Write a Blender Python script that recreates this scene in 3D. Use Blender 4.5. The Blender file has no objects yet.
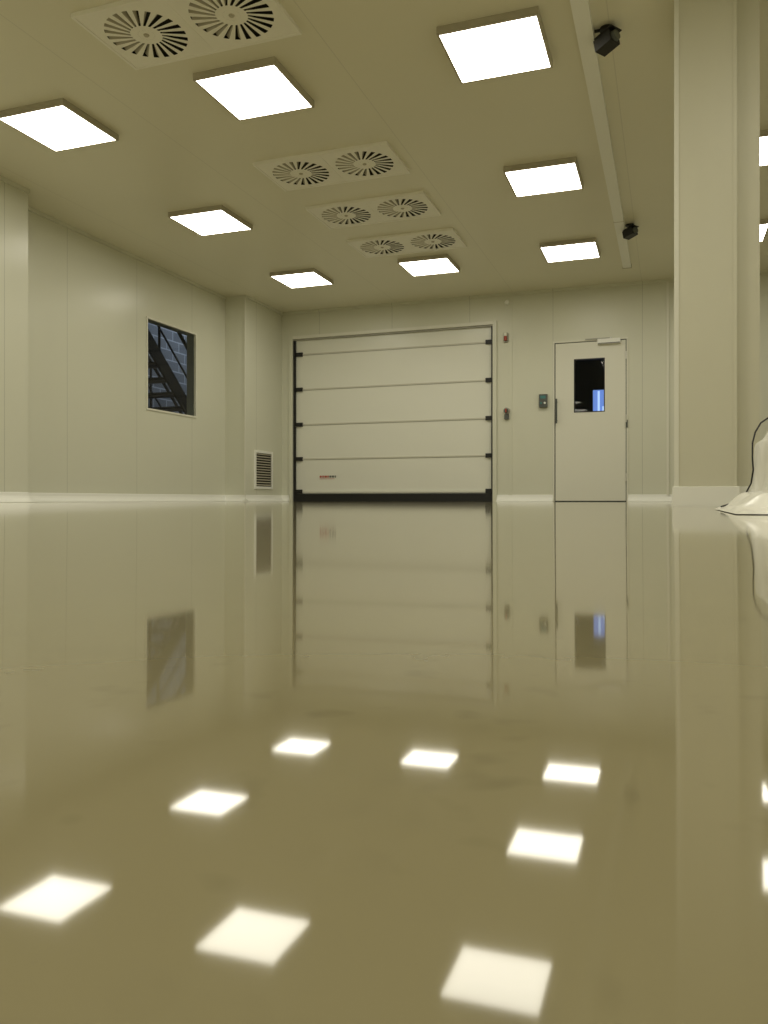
import bpy, math, random
from mathutils import Vector, Matrix
random.seed(4)
scene = bpy.context.scene
try:
    scene.view_settings.view_transform = 'Standard'
    scene.view_settings.look = 'None'
except Exception: pass

C = 0.018            # camera height above far floor level
F = 800.0
YAW = math.atan(285/F)
S, K = math.sin(YAW), math.cos(YAW)
CEIL = 2.85 + C
D = 10.95            # back wall plane

# ---------------------------------------------------------------- materials
def mat(name, col, rough=0.5, metal=0.0, emit=None, estr=0, noise=0.0, nscale=8, bump=0.0, bscale=20, spec=0.5, coat=0):
    m = bpy.data.materials.new(name); m.use_nodes = True
    nt = m.node_tree; b = nt.nodes['Principled BSDF']
    b.inputs['Base Color'].default_value = (*col, 1)
    b.inputs['Roughness'].default_value = rough
    b.inputs['Metallic'].default_value = metal
    b.inputs['Specular IOR Level'].default_value = spec
    b.inputs['Coat Weight'].default_value = coat
    geo = nt.nodes.new('ShaderNodeNewGeometry')
    if bump > 0:
        n2 = nt.nodes.new('ShaderNodeTexNoise'); n2.inputs['Scale'].default_value = bscale
        bp = nt.nodes.new('ShaderNodeBump'); bp.inputs['Strength'].default_value = 1.0
        bp.inputs['Distance'].default_value = bump
        nt.links.new(geo.outputs['Position'], n2.inputs['Vector'])
        nt.links.new(n2.outputs['Fac'], bp.inputs['Height'])
        nt.links.new(bp.outputs['Normal'], b.inputs['Normal'])
    if emit:
        b.inputs['Emission Color'].default_value = (*emit, 1)
        b.inputs['Emission Strength'].default_value = estr
    return m

def panel_mat(name, col, rough, axes, period=1.15, width=0.006, dark=0.72, off=0.0):
    """coated sandwich panels with thin joints along given axes"""
    m = mat(name, col, rough, spec=0.4)
    nt = m.node_tree; b = nt.nodes['Principled BSDF']
    geo = nt.nodes.new('ShaderNodeNewGeometry')
    sep = nt.nodes.new('ShaderNodeSeparateXYZ')
    nt.links.new(geo.outputs['Position'], sep.inputs[0])
    last = None
    for ax in axes:
        a = nt.nodes.new('ShaderNodeMath'); a.operation = 'ADD'; a.inputs[1].default_value = 50*period+off
        nt.links.new(sep.outputs[ax], a.inputs[0])
        md = nt.nodes.new('ShaderNodeMath'); md.operation = 'MODULO'; md.inputs[1].default_value = period
        nt.links.new(a.outputs[0], md.inputs[0])
        lt = nt.nodes.new('ShaderNodeMath'); lt.operation = 'LESS_THAN'; lt.inputs[1].default_value = width
        nt.links.new(md.outputs[0], lt.inputs[0])
        last = lt
    n = nt.nodes.new('ShaderNodeTexNoise'); n.inputs['Scale'].default_value = 0.8; n.inputs['Detail'].default_value = 3
    nt.links.new(geo.outputs['Position'], n.inputs['Vector'])
    r = nt.nodes.new('ShaderNodeMapRange'); r.inputs['To Min'].default_value = 0.97; r.inputs['To Max'].default_value = 1.03
    nt.links.new(n.outputs['Fac'], r.inputs['Value'])
    sm = nt.nodes.new('ShaderNodeMapRange'); sm.inputs['To Min'].default_value = 1.0; sm.inputs['To Max'].default_value = dark
    nt.links.new(last.outputs[0], sm.inputs['Value'])
    mul = nt.nodes.new('ShaderNodeMath'); mul.operation = 'MULTIPLY'
    nt.links.new(r.outputs[0], mul.inputs[0]); nt.links.new(sm.outputs[0], mul.inputs[1])
    sc = nt.nodes.new('ShaderNodeVectorMath'); sc.operation = 'SCALE'; sc.inputs[0].default_value = col
    nt.links.new(mul.outputs[0], sc.inputs['Scale'])
    nt.links.new(sc.outputs['Vector'], b.inputs['Base Color'])
    n2 = nt.nodes.new('ShaderNodeTexNoise'); n2.inputs['Scale'].default_value = 2.5
    nt.links.new(geo.outputs['Position'], n2.inputs['Vector'])
    bp = nt.nodes.new('ShaderNodeBump'); bp.inputs['Distance'].default_value = 0.004
    nt.links.new(n2.outputs['Fac'], bp.inputs['Height']); nt.links.new(bp.outputs['Normal'], b.inputs['Normal'])
    return m

WCOL = (0.745, 0.745, 0.615)
M_wallX = panel_mat('wall_panel_x', WCOL, 0.33, [0], 1.15, off=0.33)
M_wallY = panel_mat('wall_panel_y', WCOL, 0.28, [1], 1.15, off=0.2)
M_ceil = panel_mat('ceiling_panel', (0.85, 0.82, 0.66), 0.32, [0], 1.68, width=0.007, dark=0.88, off=0.34)
M_pillar = mat('pillar_panel', (0.69, 0.67, 0.53), 0.4, spec=0.4)
M_trim = mat('white_pvc_trim', (0.96, 0.96, 0.90), 0.35)
M_white = mat('white_lacquer', (0.83, 0.82, 0.71), 0.35)
M_frame = mat('lamp_frame', (0.50, 0.46, 0.35), 0.45)
M_lamp = mat('led_diffuser', (0.9, 0.9, 0.85), 0.5, emit=(1.0, 0.955, 0.815), estr=10.3)
M_black = mat('black_rubber', (0.010, 0.010, 0.009), 0.5)
M_dark = mat('dark_plenum', (0.02, 0.018, 0.012), 0.8)
M_curtain = mat('pvc_curtain', (0.87, 0.87, 0.77), 0.30, bump=0.012, bscale=1.8)
M_rib = mat('curtain_rib', (0.66, 0.64, 0.54), 0.4)
M_red = mat('red_plastic', (0.45, 0.06, 0.03), 0.35)
M_grey = mat('grey_plastic', (0.09, 0.10, 0.09), 0.4)
M_lgrey = mat('light_grey_plastic', (0.40, 0.39, 0.33), 0.4)
M_metal = mat('brushed_metal', (0.75, 0.74, 0.70), 0.3, metal=0.8)
M_green = mat('teal_display', (0.03, 0.12, 0.11), 0.3, emit=(0.2, 0.6, 0.5), estr=0.08)
M_sheet = mat('polythene_sheet', (0.90, 0.89, 0.82), 0.25, bump=0.002, bscale=9)
M_plate = mat('diffuser_plate', (0.97, 0.95, 0.86), 0.4)
M_steel = mat('painted_steel', (0.02, 0.022, 0.028), 0.5)
M_rail = mat('galvanised_rail', (0.2, 0.22, 0.26), 0.4, metal=0.3)
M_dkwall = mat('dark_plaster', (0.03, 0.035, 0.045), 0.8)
M_blue = mat('blue_reflection_glow', (0.05, 0.1, 0.3), 0.5, emit=(0.20, 0.34, 0.85), estr=0.85)  # emission imitates the blue reflection in the door glass
M_bluew = mat('bright_reflection_glow', (0.2, 0.3, 0.5), 0.5, emit=(0.5, 0.68, 1.0), estr=1.15)

# floor
FC=(0.250, 0.220, 0.124)
M_floor = mat('epoxy_floor', FC, 0.046, spec=0.36)
nt = M_floor.node_tree; b = nt.nodes['Principled BSDF']
geo = nt.nodes.new('ShaderNodeNewGeometry')
n = nt.nodes.new('ShaderNodeTexNoise'); n.inputs['Scale'].default_value = 9; n.inputs['Detail'].default_value = 5
nt.links.new(geo.outputs['Position'], n.inputs['Vector'])
r = nt.nodes.new('ShaderNodeMapRange'); r.inputs['To Min'].default_value = 0.94; r.inputs['To Max'].default_value = 1.06
nt.links.new(n.outputs['Fac'], r.inputs['Value'])
n3 = nt.nodes.new('ShaderNodeTexNoise'); n3.inputs['Scale'].default_value = 75; n3.inputs['Detail'].default_value = 2
nt.links.new(geo.outputs['Position'], n3.inputs['Vector'])
r3 = nt.nodes.new('ShaderNodeMapRange'); r3.inputs['From Min'].default_value=0.62; r3.inputs['From Max'].default_value=0.75
r3.inputs['To Min'].default_value = 1.0; r3.inputs['To Max'].default_value = 0.86
nt.links.new(n3.outputs['Fac'], r3.inputs['Value'])
mu = nt.nodes.new('ShaderNodeMath'); mu.operation='MULTIPLY'
nt.links.new(r.outputs[0], mu.inputs[0]); nt.links.new(r3.outputs[0], mu.inputs[1])
sc = nt.nodes.new('ShaderNodeVectorMath'); sc.operation = 'SCALE'; sc.inputs[0].default_value = FC
nt.links.new(mu.outputs[0], sc.inputs['Scale']); nt.links.new(sc.outputs['Vector'], b.inputs['Base Color'])

# bricks
M_brick = bpy.data.materials.new('blockwork'); M_brick.use_nodes = True
nt = M_brick.node_tree; b = nt.nodes['Principled BSDF']; b.inputs['Roughness'].default_value = 0.85
geo = nt.nodes.new('ShaderNodeNewGeometry'); sep = nt.nodes.new('ShaderNodeSeparateXYZ'); cmb = nt.nodes.new('ShaderNodeCombineXYZ')
nt.links.new(geo.outputs['Position'], sep.inputs[0]); nt.links.new(sep.outputs[1], cmb.inputs[0]); nt.links.new(sep.outputs[2], cmb.inputs[1])
bt = nt.nodes.new('ShaderNodeTexBrick'); bt.inputs['Scale'].default_value = 1.0
bt.inputs['Brick Width'].default_value = 0.40; bt.inputs['Row Height'].default_value = 0.19; bt.inputs['Mortar Size'].default_value = 0.012
bt.inputs['Color1'].default_value = (0.16, 0.17, 0.18, 1); bt.inputs['Color2'].default_value = (0.12, 0.13, 0.14, 1)
bt.inputs['Mortar'].default_value = (0.34, 0.36, 0.38, 1)
nt.links.new(cmb.outputs[0], bt.inputs['Vector']); nt.links.new(bt.outputs['Color'], b.inputs['Base Color'])

# clear glass
M_glass = bpy.data.materials.new('clear_glass'); M_glass.use_nodes = True
nt = M_glass.node_tree; nt.nodes.remove(nt.nodes['Principled BSDF'])
out = [x for x in nt.nodes if x.type == 'OUTPUT_MATERIAL'][0]
tr = nt.nodes.new('ShaderNodeBsdfTransparent'); tr.inputs[0].default_value = (0.85, 0.9, 0.92, 1)
gl = nt.nodes.new('ShaderNodeBsdfGlossy'); gl.inputs['Roughness'].default_value = 0.02
fr = nt.nodes.new('ShaderNodeFresnel'); fr.inputs['IOR'].default_value = 1.35
mx = nt.nodes.new('ShaderNodeMixShader')
nt.links.new(fr.outputs[0], mx.inputs[0]); nt.links.new(tr.outputs[0], mx.inputs[1]); nt.links.new(gl.outputs[0], mx.inputs[2])
nt.links.new(mx.outputs[0], out.inputs['Surface'])

# ---------------------------------------------------------------- mesh builder
class MB:
    def __init__(s): s.v=[]; s.f=[]; s.m=[]; s.mats=[]; s.sm=[]
    def mi(s, m):
        if m not in s.mats: s.mats.append(m)
        return s.mats.index(m)
    def face(s, pts, m, smooth=False):
        i=len(s.v); s.v += [tuple(p) for p in pts]; s.f.append(tuple(range(i,i+len(pts)))); s.m.append(s.mi(m)); s.sm.append(smooth)
    def idx(s, verts, faces, m, smooth=False):
        i=len(s.v); s.v += [tuple(p) for p in verts]
        for f in faces: s.f.append(tuple(i+k for k in f)); s.m.append(s.mi(m)); s.sm.append(smooth)
    def box(s, x0,x1,y0,y1,z0,z1,m, T=None):
        x0,x1=min(x0,x1),max(x0,x1); y0,y1=min(y0,y1),max(y0,y1); z0,z1=min(z0,z1),max(z0,z1)
        vs=[(x0,y0,z0),(x1,y0,z0),(x1,y1,z0),(x0,y1,z0),(x0,y0,z1),(x1,y0,z1),(x1,y1,z1),(x0,y1,z1)]
        if T: vs=[tuple(T@Vector(v)) for v in vs]
        s.idx(vs,[(0,3,2,1),(4,5,6,7),(0,1,5,4),(1,2,6,5),(2,3,7,6),(3,0,4,7)],m)
    def cyl(s, p0, p1, r0, r1, m, n=20, smooth=True):
        p0=Vector(p0); p1=Vector(p1); d=(p1-p0).normalized()
        a=d.orthogonal().normalized(); c=d.cross(a)
        vs=[]
        for p,r in ((p0,r0),(p1,r1)):
            for k in range(n):
                t=2*math.pi*k/n; vs.append(p+a*math.cos(t)*r+c*math.sin(t)*r)
        s.idx(vs,[(k,(k+1)%n,n+(k+1)%n,n+k) for k in range(n)],m,smooth)
        s.idx(vs[:n],[tuple(reversed(range(n)))],m); s.idx(vs[n:],[tuple(range(n))],m)
    def tube(s, pts, r, m, n=10):
        for a,b2 in zip(pts[:-1],pts[1:]): s.cyl(a,b2,r,r,m,n)
    def frame(s, plane, a0,a1,b0,b1,w,c0,c1,m):
        """rectangular frame without overlaps. plane 'x': a=y,b=z,c=x ; 'y': a=x,b=z,c=y ; 'z': a=x,b=y,c=z"""
        for (p0,p1,q0,q1) in ((a0,a0+w,b0,b1),(a1-w,a1,b0,b1),(a0+w,a1-w,b0,b0+w),(a0+w,a1-w,b1-w,b1)):
            if plane=='x': s.box(c0,c1,p0,p1,q0,q1,m)
            elif plane=='y': s.box(p0,p1,c0,c1,q0,q1,m)
            else: s.box(p0,p1,q0,q1,c0,c1,m)
    def build(s, name, bevel=0):
        me=bpy.data.meshes.new(name); me.from_pydata(s.v,[],s.f); me.update()
        for m in s.mats: me.materials.append(m)
        for p,mi,sm in zip(me.polygons,s.m,s.sm): p.material_index=mi; p.use_smooth=sm
        o=bpy.data.objects.new(name,me); scene.collection.objects.link(o)
        if bevel:
            md=o.modifiers.new('bevel','BEVEL'); md.width=bevel; md.segments=2; md.limit_method='ANGLE'
        return o

def grid_boxes(us, zs, holes, fn):
    U=sorted(set([us[0],us[1]]+[h[0] for h in holes]+[h[1] for h in holes]))
    Z=sorted(set([zs[0],zs[1]]+[h[2] for h in holes]+[h[3] for h in holes]))
    for i in range(len(U)-1):
        for j in range(len(Z)-1):
            cu=(U[i]+U[i+1])/2; cz=(Z[j]+Z[j+1])/2
            if any(h[0]<cu<h[1] and h[2]<cz<h[3] for h in holes): continue
            fn(U[i],U[i+1],Z[j],Z[j+1])

# ---------------------------------------------------------------- floor (gently dished screed)
H0=0.0305
step=0.002
tab=[]   # z relative to camera for d>=0
z=-H0; d=0.0
while d<17:
    tab.append(z)
    k=-800*z/max(d,1e-3)
    if k>=340: s_=-7.8
    elif k>=220: s_=-11+3.2*(k-220)/120
    elif k>=71: s_=-11.0
    elif d<6.0: s_=4-15*(k-3)/68
    else:
        s_=max(0.0,4.3*(1-(d-6.0)/1.2))
    z+=s_/800*step; d+=step
print('ZFAR',tab[-1])
def fz(x, y):
    d = -x*S + y*K
    if d>=0:
        q=d/step; i=int(q); i=min(i,len(tab)-2)
        zz=tab[i]+(tab[i+1]-tab[i])*(q-i)
    else:
        t=max(-1.0,d/1.5); sl=-7.8/800
        zz=-H0+sl*1.5*(t+t*t/2)
    return zz+C
mb=MB()
X0,X1,Y0,Y1=-6.0,3.1,-5.0,11.05
def axis_pts(a,b2,levels,cs):
    r=[]; x=a
    while x<b2-1e-6:
        r.append(x); st_=cs
        for (f0,f1,fs_) in levels:
            if f0<=x<f1: st_=fs_; break
        x+=st_
    r.append(b2); return r
xs=axis_pts(X0,X1,[(-0.35,0.2,0.012),(-2.0,1.2,0.035)],0.07); ys=axis_pts(Y0,Y1,[(-0.1,0.6,0.008),(-0.3,3.5,0.025)],0.06)
nx,ny=len(xs)-1,len(ys)-1
vs=[(x,y,fz(x,y)) for y in ys for x in xs]; fs=[]
for j in range(ny):
    for i in range(nx):
        a=j*(nx+1)+i; fs.append((a,a+1,a+nx+2,a+nx+1))
mb.idx(vs,fs,M_floor,True)
mb.build('floor')

# ---------------------------------------------------------------- shell
B=-0.08
mb=MB(); mb.box(-6.05,3.15,-5.05,11.1,CEIL,CEIL+0.1,M_ceil); mb.build('ceiling')

DX0,DX1,DH=-1.476,-0.505,2.135+C      # personnel door
SX0,SX1,SH=-5.36,-2.297,2.43+C        # shutter
for (a,b_,c) in ((-6.05,SX0,B),(SX0,SX1,SH),(SX1,DX0,B),(DX0,DX1,DH),(DX1,3.15,B)):
    mb=MB(); mb.box(a,b_,D,D+0.1,c,CEIL,M_wallX); mb.build('wall_back')
WY0,WY1,WZ0,WZ1=8.05,9.08,1.10+C,2.17+C
mb=MB()
grid_boxes((5.83,9.83),(B,CEIL),[(WY0,WY1,WZ0,WZ1)],lambda a,b_,c,d: mb.box(-6.0,-5.87,a,b_,c,d,M_wallY))
mb.box(-6.0,-5.55,-5.0,5.83,B,CEIL,M_wallY)
mb.box(-6.0,-5.55,9.83,D,B,CEIL,M_wallY)
mb.build('wall_left')
mb=MB(); mb.box(3.0,3.1,-5.0,D,B,CEIL,M_wallY); mb.build('wall_right')
mb=MB(); mb.box(-6.0,3.1,-5.1,-5.0,B,CEIL,M_wallX); mb.build('wall_front')

# structural pillar
mb=MB()
mb.box(0.03,0.335,4.6,5.25,B,CEIL,M_pillar)
mb.box(0.335,0.455,4.68,5.17,B,CEIL,M_pillar)
mb.box(0.026,0.05,4.595,4.6,B,CEIL,M_white)
mb.box(0.318,0.337,4.595,4.6,B,CEIL,M_pillar)
mb.build('pillar')
mb=MB()
hb=0.09
mb.box(0.018,0.35,4.585,4.595,B,hb,M_trim); mb.box(0.018,0.03,4.595,5.26,B,hb,M_trim)
mb.box(0.35,0.465,4.665,4.68,B,hb,M_trim)
mb.build('baseboard_pillar',0.002)

# coved skirting: a concave fillet running along each wall foot
def cove(m_, p0, p1, nrm, R=0.075, top=0.09):
    """p0,p1: (x,y) along the wall foot; nrm: direction into the room"""
    prof=[(R+0.005,B),(R+0.005,0.002)]
    for k_ in range(1,6):
        a=math.pi/2*k_/6
        prof.append((R*(1-math.sin(a))+0.005, 0.002+R*(1-math.cos(a))))
    prof+= [(0.005,top-0.004),(0.0,top),(0.0,B)]
    n_=len(prof); vv=[]
    for (px_,py_) in (p0,p1):
        for (o_,z_) in prof: vv.append((px_+nrm[0]*o_,py_+nrm[1]*o_,z_))
    m_.idx(vv,[(k_,k_+1,n_+k_+1,n_+k_) for k_ in range(n_-2)],M_trim)
    for base in (0,n_):   # end caps as fans from the wall foot
        m_.idx(vv,[(base+n_-1,base+k_,base+k_+1) for k_ in range(n_-2)],M_trim)
m_=MB()
for (a,b_) in ((-5.55,SX0-0.055),(SX1+0.055,DX0),(DX1,3.0)): cove(m_,(a,D),(b_,D),(0,-1))
m_.build('baseboard_back')
m_=MB()
cove(m_,(-5.87,5.83),(-5.87,9.83),(1,0)); cove(m_,(-5.55,-5.0),(-5.55,5.83),(1,0)); cove(m_,(-5.55,9.83),(-5.55,D),(1,0))
cove(m_,(-5.87,9.83),(-5.55,9.83),(0,-1)); cove(m_,(-5.87,5.83),(-5.55,5.83),(0,1))
m_.build('baseboard_left')
m_=MB(); cove(m_,(3.0,-5.0),(3.0,D),(-1,0)); m_.build('baseboard_right')
m_=MB(); cove(m_,(-5.55,-5.0),(3.0,-5.0),(0,1)); m_.build('baseboard_front')
h=0.085
c0=CEIL-0.035
m_=MB(); m_.box(-5.525,3.0,D-0.025,D,c0,CEIL,M_wallX); m_.build('trim_1')
m_=MB(); m_.box(-5.87,-5.845,5.83,9.83,c0,CEIL,M_wallX); m_.box(-5.55,-5.525,9.83,D,c0,CEIL,M_wallX); m_.box(-5.55,-5.525,-5,5.83,c0,CEIL,M_wallX); m_.build('trim_2')
m_=MB(); m_.box(-0.03,0.0,D-0.02,D,h,c0,M_white); m_.build('trim_3')
m_=MB(); m_.box(-2.08,-2.03,D-0.006,D,h,c0,M_wallX); m_.build('trim_4')
m_=MB(); m_.box(-5.56,-5.54,9.818,9.83,h,c0,M_white); m_.build('trim_5')

# ---------------------------------------------------------------- roller shutter
mb=MB()
mb.box(SX0+0.01,SX1-0.01,D+0.045,D+0.06,0.11,SH,M_curtain)
zr=[0.62,1.14,1.67,2.20]
for z in zr:
    z+=C
    mb.box(SX0+0.14,SX1-0.11,D+0.037,D+0.045,z-0.010,z+0.009,M_rib)
    mb.box(SX0+0.14,SX1-0.11,D+0.041,D+0.045,z-0.017,z-0.010,M_lgrey)
    mb.box(SX0+0.03,SX0+0.14,D+0.014,D+0.045,z-0.029,z+0.029,M_black)
    mb.box(SX1-0.11,SX1-0.025,D+0.014,D+0.045,z-0.029,z+0.029,M_black)
mb.box(SX0+0.14,SX1-0.11,D+0.03,D+0.045,0.125,0.155,M_white)
mb.box(SX0+0.03,SX0+0.14,D+0.012,D+0.03,0.115,0.175,M_black)
mb.box(SX1-0.11,SX1-0.025,D+0.012,D+0.03,0.115,0.175,M_black)
mb.box(SX0+0.001,SX1-0.001,D+0.002,D+0.075,-0.03,0.112,M_black)
for xa,xb in ((SX0-0.055,SX0),(SX1,SX1+0.055)):
    mb.box(xa,xb,D-0.03,D-0.001,-0.02,SH+0.045,M_wallY)
mb.box(SX0,SX0+0.03,D+0.0,D+0.045,0.112,SH-0.02,M_black)
mb.box(SX1-0.025,SX1,D-0.004,D+0.045,0.112,SH-0.02,M_black)
mb.box(SX0,SX1,D-0.03,D-0.001,SH,SH+0.045,M_white)
mb.box(SX0,SX1,D+0.0,D+0.045,SH-0.02,SH-0.001,M_lgrey)
lx=SX0+0.42
for k_,w in enumerate((0.03,0.025,0.035,0.02,0.03,0.03,0.02)):
    mb.box(lx,lx+w,D+0.040,D+0.045,0.335+C,0.365+C,M_red if k_<4 else M_grey); lx+=w+0.012
mb.box(SX0+0.42,SX0+0.66,D+0.040,D+0.045,0.315+C,0.32+C,M_red)
mb.build('roller_shutter_door')

# ---------------------------------------------------------------- personnel door
mb=MB()
gx0,gx1,gz0,gz1=-1.20,-0.80,1.17+C,1.885+C
mb.box(DX0,DX0+0.02,D-0.012,D+0.09,-0.02,DH-0.02,M_white); mb.box(DX1-0.02,DX1,D-0.012,D+0.09,-0.02,DH-0.02,M_white)
mb.box(DX0,DX1,D-0.012,D+0.09,DH-0.02,DH,M_white)
mb.box(DX0+0.02,DX1-0.02,D+0.03,D+0.09,-0.02,0.006,M_black)
mb.box(DX0+0.02,DX0+0.032,D+0.02,D+0.09,0.006,DH-0.03,M_black); mb.box(DX1-0.03,DX1-0.02,D+0.02,D+0.09,0.006,DH-0.03,M_black)
mb.box(DX0+0.02,DX1-0.02,D+0.02,D+0.09,DH-0.03,DH-0.02,M_black)
lx0,lx1,lz1=DX0+0.032,DX1-0.030,DH-0.03
grid_boxes((lx0,lx1),(0.008,lz1),[(gx0,gx1,gz0,gz1)],lambda a,b_,c,d: mb.box(a,b_,D+0.002,D+0.05,c,d,M_white))
mb.frame('y',gx0,gx1,gz0,gz1,0.012,D+0.0,D+0.052,M_black)
mb.face([(gx0,D+0.02,gz0),(gx1,D+0.02,gz0),(gx1,D+0.02,gz1),(gx0,D+0.02,gz1)],M_glass)
mb.box(-0.89,-0.60,D-0.055,D+0.002,2.06+C,2.125+C,M_trim)
mb.box(-0.885,-0.605,D-0.058,D-0.055,2.062+C,2.072+C,M_grey)
mb.box(-1.05,-0.72,D-0.03,D-0.018,2.128+C,2.142+C,M_lgrey)
mb.cyl((-0.72,D-0.03,2.12+C),(-0.72,D-0.03,2.145+C),0.015,0.015,M_metal)
mb.cyl((-1.425,D-0.05,1.03+C),(-1.425,D-0.05,1.36+C),0.011,0.011,M_grey)
for z in (1.07,1.32): mb.cyl((-1.425,D-0.05,z+C),(-1.425,D+0.003,z+C),0.009,0.009,M_grey)
for z in (0.25,1.02,1.85): mb.cyl((DX1-0.024,D-0.018,z+C),(DX1-0.024,D-0.018,z+0.10+C),0.009,0.009,M_metal)
mb.box(DX1-0.028,DX1-0.004,D-0.022,D-0.012,0.95+C,1.05+C,M_grey)
mb.build('door_1')

# ---------------------------------------------------------------- wall devices on back wall
def bx(px,Y=D):
    u=(px-384)/F; return Y*(u*K-S)/(K+u*S)
mb=MB()
x=bx(506)
mb.box(x-0.03,x+0.03,D-0.03,D,2.17+C,2.30+C,M_lgrey); mb.cyl((x,D-0.045,2.19+C),(x,D-0.045,2.25+C),0.022,0.018,M_red); mb.cyl((x,D-0.045,2.25+C),(x,D-0.045,2.29+C),0.024,0.024,M_white)
mb.build('warning_beacon',0.003)
mb=MB(); x=bx(507)
mb.cyl((x,D,2.72+C),(x,D-0.03,2.72+C),0.035,0.025,M_trim); mb.build('motion_sensor')
mb=MB(); x=bx(507)
mb.cyl((x,D,1.225+C),(x,D-0.05,1.225+C),0.045,0.043,M_lgrey); mb.cyl((x,D-0.05,1.225+C),(x,D-0.075,1.225+C),0.03,0.028,M_grey)
mb.box(x-0.03,x+0.03,D-0.045,D,1.11+C,1.178+C,M_grey); mb.box(x-0.008,x+0.008,D-0.09,D-0.075,1.20+C,1.25+C,M_red)
mb.build('isolator_switch',0.002)
mb=MB(); x=bx(543.5)
mb.box(x-0.055,x+0.055,D-0.05,D,1.255+C,1.43+C,M_grey); mb.box(x-0.035,x+0.035,D-0.053,D-0.05,1.37+C,1.41+C,M_green)
for k_,mm in ((-0.025,M_green),(0.025,M_trim)): mb.cyl((x+k_,D-0.05,1.31+C),(x+k_,D-0.062,1.31+C),0.014,0.014,mm)
mb.build('push_button_box',0.003)

# vent grille on left stub wall
mb=MB(); xw=-5.55
y0,y1,z0,z1=10.08,10.62,0.16+C,0.71+C
fwg=0.035
mb.frame('x',y0,y1,z0,z1,fwg,xw,xw+0.02,M_trim)
mb.box(xw,xw+0.003,y0+fwg,y1-fwg,z0+fwg,z1-fwg,M_dark)
nl=13
for k_ in range(nl):
    z=z0+fwg+(z1-z0-2*fwg)*(k_+0.5)/nl
    mb.face([(xw+0.004,y0+fwg,z+0.012),(xw+0.004,y1-fwg,z+0.012),(xw+0.018,y1-fwg,z-0.004),(xw+0.018,y0+fwg,z-0.004)],M_frame)
mb.build('vent_grille')

# window in left wall
mb=MB(); t=0.022
mb.frame('x',WY0-t,WY1+t,WZ0-t,WZ1+t,t,-5.869,-5.858,M_white)
mb.face([(-5.89,WY0,WZ0),(-5.89,WY1,WZ0),(-5.89,WY1,WZ1),(-5.89,WY0,WZ1)],M_glass)
mb.build('window_1')

# ---------------------------------------------------------------- neighbouring hall behind window
mb=MB(); mb.box(-9.1,-8.9,5,17,-0.1,5,M_brick); mb.build('wall_neighbour_hall')
mb=MB(); mb.box(-8.9,-6.05,5,17,-0.15,-0.05,M_dkwall); mb.build('floor_neighbour_hall')
mb=MB()
A0=Vector((0,9.0,3.15)); B0=Vector((0,12.6,0.0))
for xs_ in (-8.0,-7.2):
    a=Vector((xs_,A0.y,A0.z)); b2=Vector((xs_,B0.y,B0.z)); dz=0.14
    mb.idx([a+Vector((-.02,0,-dz)),b2+Vector((-.02,0,-dz)),b2+Vector((-.02,0,dz)),a+Vector((-.02,0,dz)),
            a+Vector((.02,0,-dz)),b2+Vector((.02,0,-dz)),b2+Vector((.02,0,dz)),a+Vector((.02,0,dz))],
           [(0,1,2,3),(4,7,6,5),(0,4,5,1),(1,5,6,2),(2,6,7,3),(3,7,4,0)],M_steel)
    up=Vector((0,0,0.95))
    mb.cyl(a+up,b2+up,0.028,0.028,M_steel); mb.cyl(a+up*.5,b2+up*.5,0.016,0.016,M_steel)
    for k_ in range(4):
        p=a.lerp(b2,(k_+0.3)/4); mb.cyl(p,p+up,0.02,0.02,M_steel)
for k_ in range(16):
    p=A0.lerp(B0,(k_+0.5)/16)
    mb.box(-8.0,-7.2,p.y-0.13,p.y+0.13,p.z-0.02,p.z+0.02,M_steel)
    mb.box(-8.0,-7.2,p.y+0.131,p.y+0.139,p.z-0.03,p.z+0.03,M_rail)
mb.box(-8.0,-7.2,7.0,8.85,3.1,3.2,M_steel)
mb.build('steel_staircase')
L=bpy.data.lights.new('hall_fill_light','AREA'); L.energy=55; L.size=1.5; L.color=(0.76,0.85,1.0)  # unseen fill light added to brighten the blockwork
lo=bpy.data.objects.new('hall_fill_light',L); lo.location=(-6.9,13.3,4.3); lo.rotation_euler=(math.radians(10),math.radians(40),0); scene.collection.objects.link(lo)

# corridor beyond the personnel door
mb=MB()
mb.box(-4,2,14.0,14.1,-0.1,3.2,M_dkwall); mb.build('wall_corridor')
mb=MB()
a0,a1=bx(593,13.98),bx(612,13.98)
mb.box(a0,a1,13.97,13.99,0.9,1.88,M_blue)  # added glowing panel stands in for the reflection in the door glass
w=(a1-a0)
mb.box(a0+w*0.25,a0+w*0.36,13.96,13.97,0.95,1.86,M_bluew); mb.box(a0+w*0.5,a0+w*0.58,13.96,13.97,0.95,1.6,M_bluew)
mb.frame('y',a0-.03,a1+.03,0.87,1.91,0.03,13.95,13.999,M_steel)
mb.build('door_glass_reflection_panel')

# ---------------------------------------------------------------- LED panels
def lamp(x,y):
    m_=MB(); zb=2.802+C; o=0.305; i=0.291
    m_.frame('z',x-o,x+o,y-o,y+o,o-i,zb,CEIL-0.0005,M_frame)
    m_.face([(x-i,y-i,zb+0.003),(x-i,y+i,zb+0.003),(x+i,y+i,zb+0.003),(x+i,y-i,zb+0.003)],M_lamp)
    m_.build('ceiling_led_panel')
lamps=[(-1.015,4.95),(-1.03,7.09),(-1.05,9.25),(-2.69,4.91),(-2.72,9.27),(-4.35,4.88),(-4.37,7.05),(-4.41,9.27),(0.66,7.09),(0.66,9.25)]
lamps+=[(x,y) for y in (2.75,0.6,-1.55,-3.7) for x in (-4.36,-2.70,-1.02,0.66)]+[(2.2,y) for y in (0.6,4.9)]  # unseen panels out of view, added for lighting
for p in lamps: lamp(*p)

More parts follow.
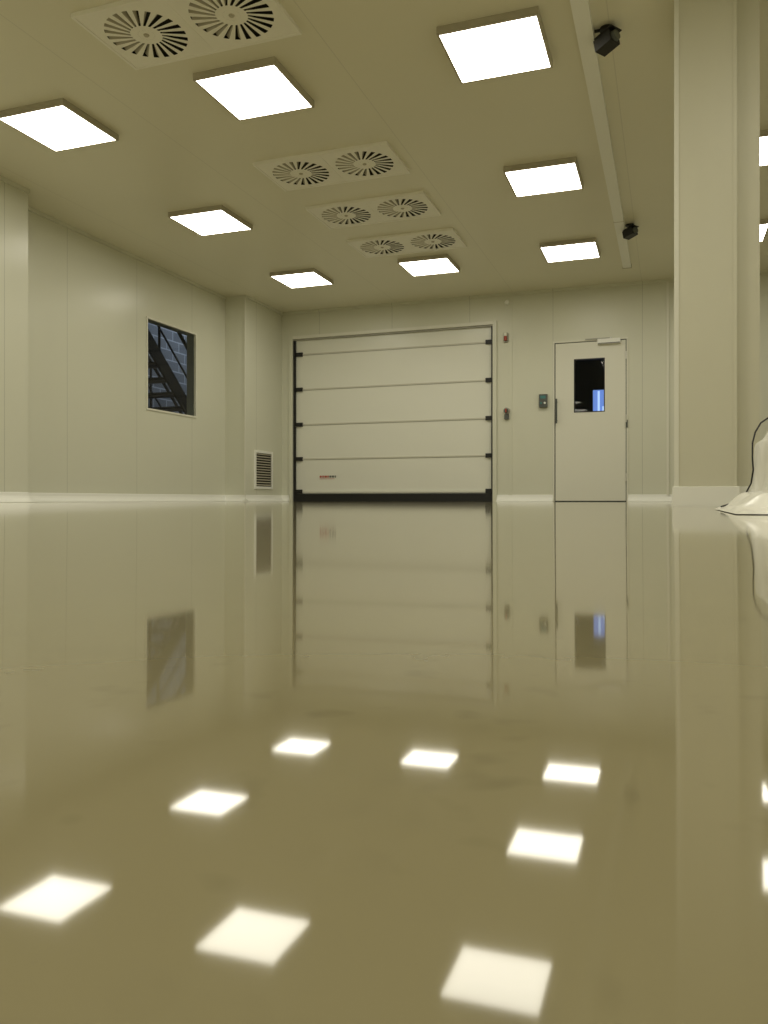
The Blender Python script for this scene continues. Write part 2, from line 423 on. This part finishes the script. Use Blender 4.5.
# ---------------------------------------------------------------- swirl diffusers
def diffuser(x,y):
    m_=MB(); zb=CEIL-0.022
    ns=22; st=4; N=ns*st
    tw=math.radians(9)
    r0,r1,r2,hs=0.05,0.095,0.245,0.288
    for cx in (x-0.295,x+0.295):
        def P(r,k,z=zb,t=0):
            a=2*math.pi*k/N+t; return (cx+r*math.cos(a),y+r*math.sin(a),z)
        for k in range(N):
            m_.face([P(r0,k),P(r0,k+1),P(r1,k+1),P(r1,k)][::-1],M_plate)
            if k%st not in (0,1):
                m_.face([P(r1,k),P(r1,k+1),P(r2,k+1,zb,tw),P(r2,k,zb,tw)][::-1],M_plate)
            m_.face([P(r2,k,zb,tw),P(r2,k+1,zb,tw),P(0.262,k+1,zb,tw),P(0.262,k,zb,tw)][::-1],M_plate)
            a=2*math.pi*k/N+tw; a2=2*math.pi*(k+1)/N+tw
            def Q2(a):
                c,s_=math.cos(a),math.sin(a); q=hs/max(abs(c),abs(s_)); return (cx+q*c,y+q*s_,zb)
            poly=[P(0.262,k,zb,tw),P(0.262,k+1,zb,tw),Q2(a2)]
            for sx in (-1,1):
                for sy in (-1,1):
                    ca=math.atan2(sy,sx); da=(ca-a)%(2*math.pi)
                    if 1e-6<da<(a2-a)-1e-6: poly.append((cx+sx*hs,y+sy*hs,zb))
            poly.append(Q2(a))
            m_.face(poly[::-1],M_plate)
            if k%st==0:
                zt=CEIL-0.003
                m_.face([P(r1,k),P(r2,k,zb,tw),P(r2,k+1.0,zt,tw),P(r1,k+1.0,zt)],M_frame)
        n=24
        m_.face([P(r0,k*N/n) for k in range(n)][::-1],M_plate)
        m_.cyl((cx,y,zb),(cx,y,zb-0.006),0.018,0.014,M_frame,16)
        m_.face([(cx-.28,y-.28,CEIL-0.002),(cx-.28,y+.28,CEIL-0.002),(cx+.28,y+.28,CEIL-0.002),(cx+.28,y-.28,CEIL-0.002)],M_dark)
    e=0.60; g=0.017; w=0.305
    m_.frame('z',x-e,x+e,y-w,y+w,g,zb-0.004,CEIL-0.0005,M_plate)
    m_.box(x-0.0069,x+0.0069,y-w+g,y+w-g,zb-0.001,CEIL-0.0005,M_plate)
    m_.build('swirl_air_diffuser')
for p in ((-2.70,4.10),(-2.71,6.29),(-2.73,7.37),(-2.73,8.43),(-2.70,1.7)): diffuser(*p)

# ---------------------------------------------------------------- cable trunking with cameras
mb=MB()
mb.box(-0.525,-0.430,-4.5,10.09,CEIL-0.045,CEIL-0.0005,M_trim)
for k_ in range(4):
    yy=-4.0+k_*4.0+0.4; mb.box(-0.528,-0.427,yy-0.003,yy+0.003,CEIL-0.047,CEIL-0.001,M_frame)
mb.box(-0.53,-0.425,10.09,10.10,CEIL-0.05,CEIL-0.0005,M_frame)
mb.build('cable_trunking')
def cam(x,y,sc=1.0):
    m_=MB(); z=CEIL
    m_.cyl((x,y,z-0.0005),(x,y,z-0.02),0.04,0.04,M_black); m_.cyl((x,y,z-0.02),(x,y,z-0.06),0.015,0.015,M_black)
    T=Matrix.Translation((x,y,z-0.09))@Matrix.Rotation(math.radians(55),4,'Z')@Matrix.Rotation(math.radians(-12),4,'X')
    m_.box(-0.045,0.045,-0.06,0.06,-0.038,0.038,M_black,T); m_.box(-0.05,0.05,-0.085,0.05,0.038,0.045,M_black,T)
    m_.cyl(T@Vector((0,-0.06,0)),T@Vector((0,-0.08,0)),0.034,0.03,M_grey)
    m_.box(-0.426,x-0.03,y-0.008,y+0.008,z-0.016,z-0.001,M_black)
    m_.build('ceiling_camera',0.003)
cam(-0.355,5.0); cam(-0.38,8.65)

# ---------------------------------------------------------------- polythene-wrapped bundle at right
mb=MB()
def sm(t): t=max(0,min(1,t)); return t*t*(3-2*t)
nx2,ny2=110,90
vs=[];fs=[]
Xa,Xb,Ya,Yb=0.17,1.05,2.35,3.45
for j in range(ny2+1):
    for i in range(nx2+1):
        u=i/nx2; v=j/ny2
        x=Xa+(Xb-Xa)*(u**2.0); y=Ya+(Yb-Ya)*v
        wob=0.006*math.sin(y*13)
        hx=0.05*sm((x-0.19-wob)/0.09)+0.185*sm((x-0.292-wob*.6)/0.018)+0.11*sm((x-0.31)/0.08)
        ex=sm((Xb-x)/0.15)
        yy=sm((y-2.55)/0.1)*sm((3.40-y)/0.08)
        low=sm((y-2.36)/0.08)*sm((3.44-y)/0.03)
        hz=hx*ex*yy + 0.016*low*(0.7+0.3*math.sin(x*31+y*17))*sm((x-Xa)/0.03)
        vs.append((x,y,fz(x,y)+0.002+max(0,hz)))
for j in range(ny2):
    for i in range(nx2):
        a=j*(nx2+1)+i; fs.append((a,a+1,a+nx2+2,a+nx2+1))
mb.idx(vs,fs,M_sheet,True)
pts=[]
for (x,z) in ((0.185,0.012),(0.215,0.022),(0.245,0.04),(0.272,0.065),(0.288,0.10),(0.294,0.15),(0.291,0.20),(0.292,0.25),(0.302,0.29),(0.322,0.325),(0.35,0.345),(0.42,0.36)):
    pts.append(Vector((x,3.30-0.05*math.sin(z*8),fz(x,3.3)+z)))
mb.tube(pts,0.003,M_black)
mb.build('plastic_wrapped_bundle')

# ---------------------------------------------------------------- world + camera
w=bpy.data.worlds.new('World'); scene.world=w; w.use_nodes=True
w.node_tree.nodes['Background'].inputs[0].default_value=(0.02,0.03,0.05,1); w.node_tree.nodes['Background'].inputs[1].default_value=0.3
cd=bpy.data.cameras.new('camera'); co=bpy.data.objects.new('camera',cd); scene.collection.objects.link(co)
co.location=(0,0,C); co.rotation_euler=(math.radians(90),0,YAW)
cd.sensor_fit='VERTICAL'; cd.sensor_height=24; cd.lens=F/1024*24; cd.shift_y=-12/1024
cd.clip_start=0.001; cd.clip_end=100
scene.camera=co
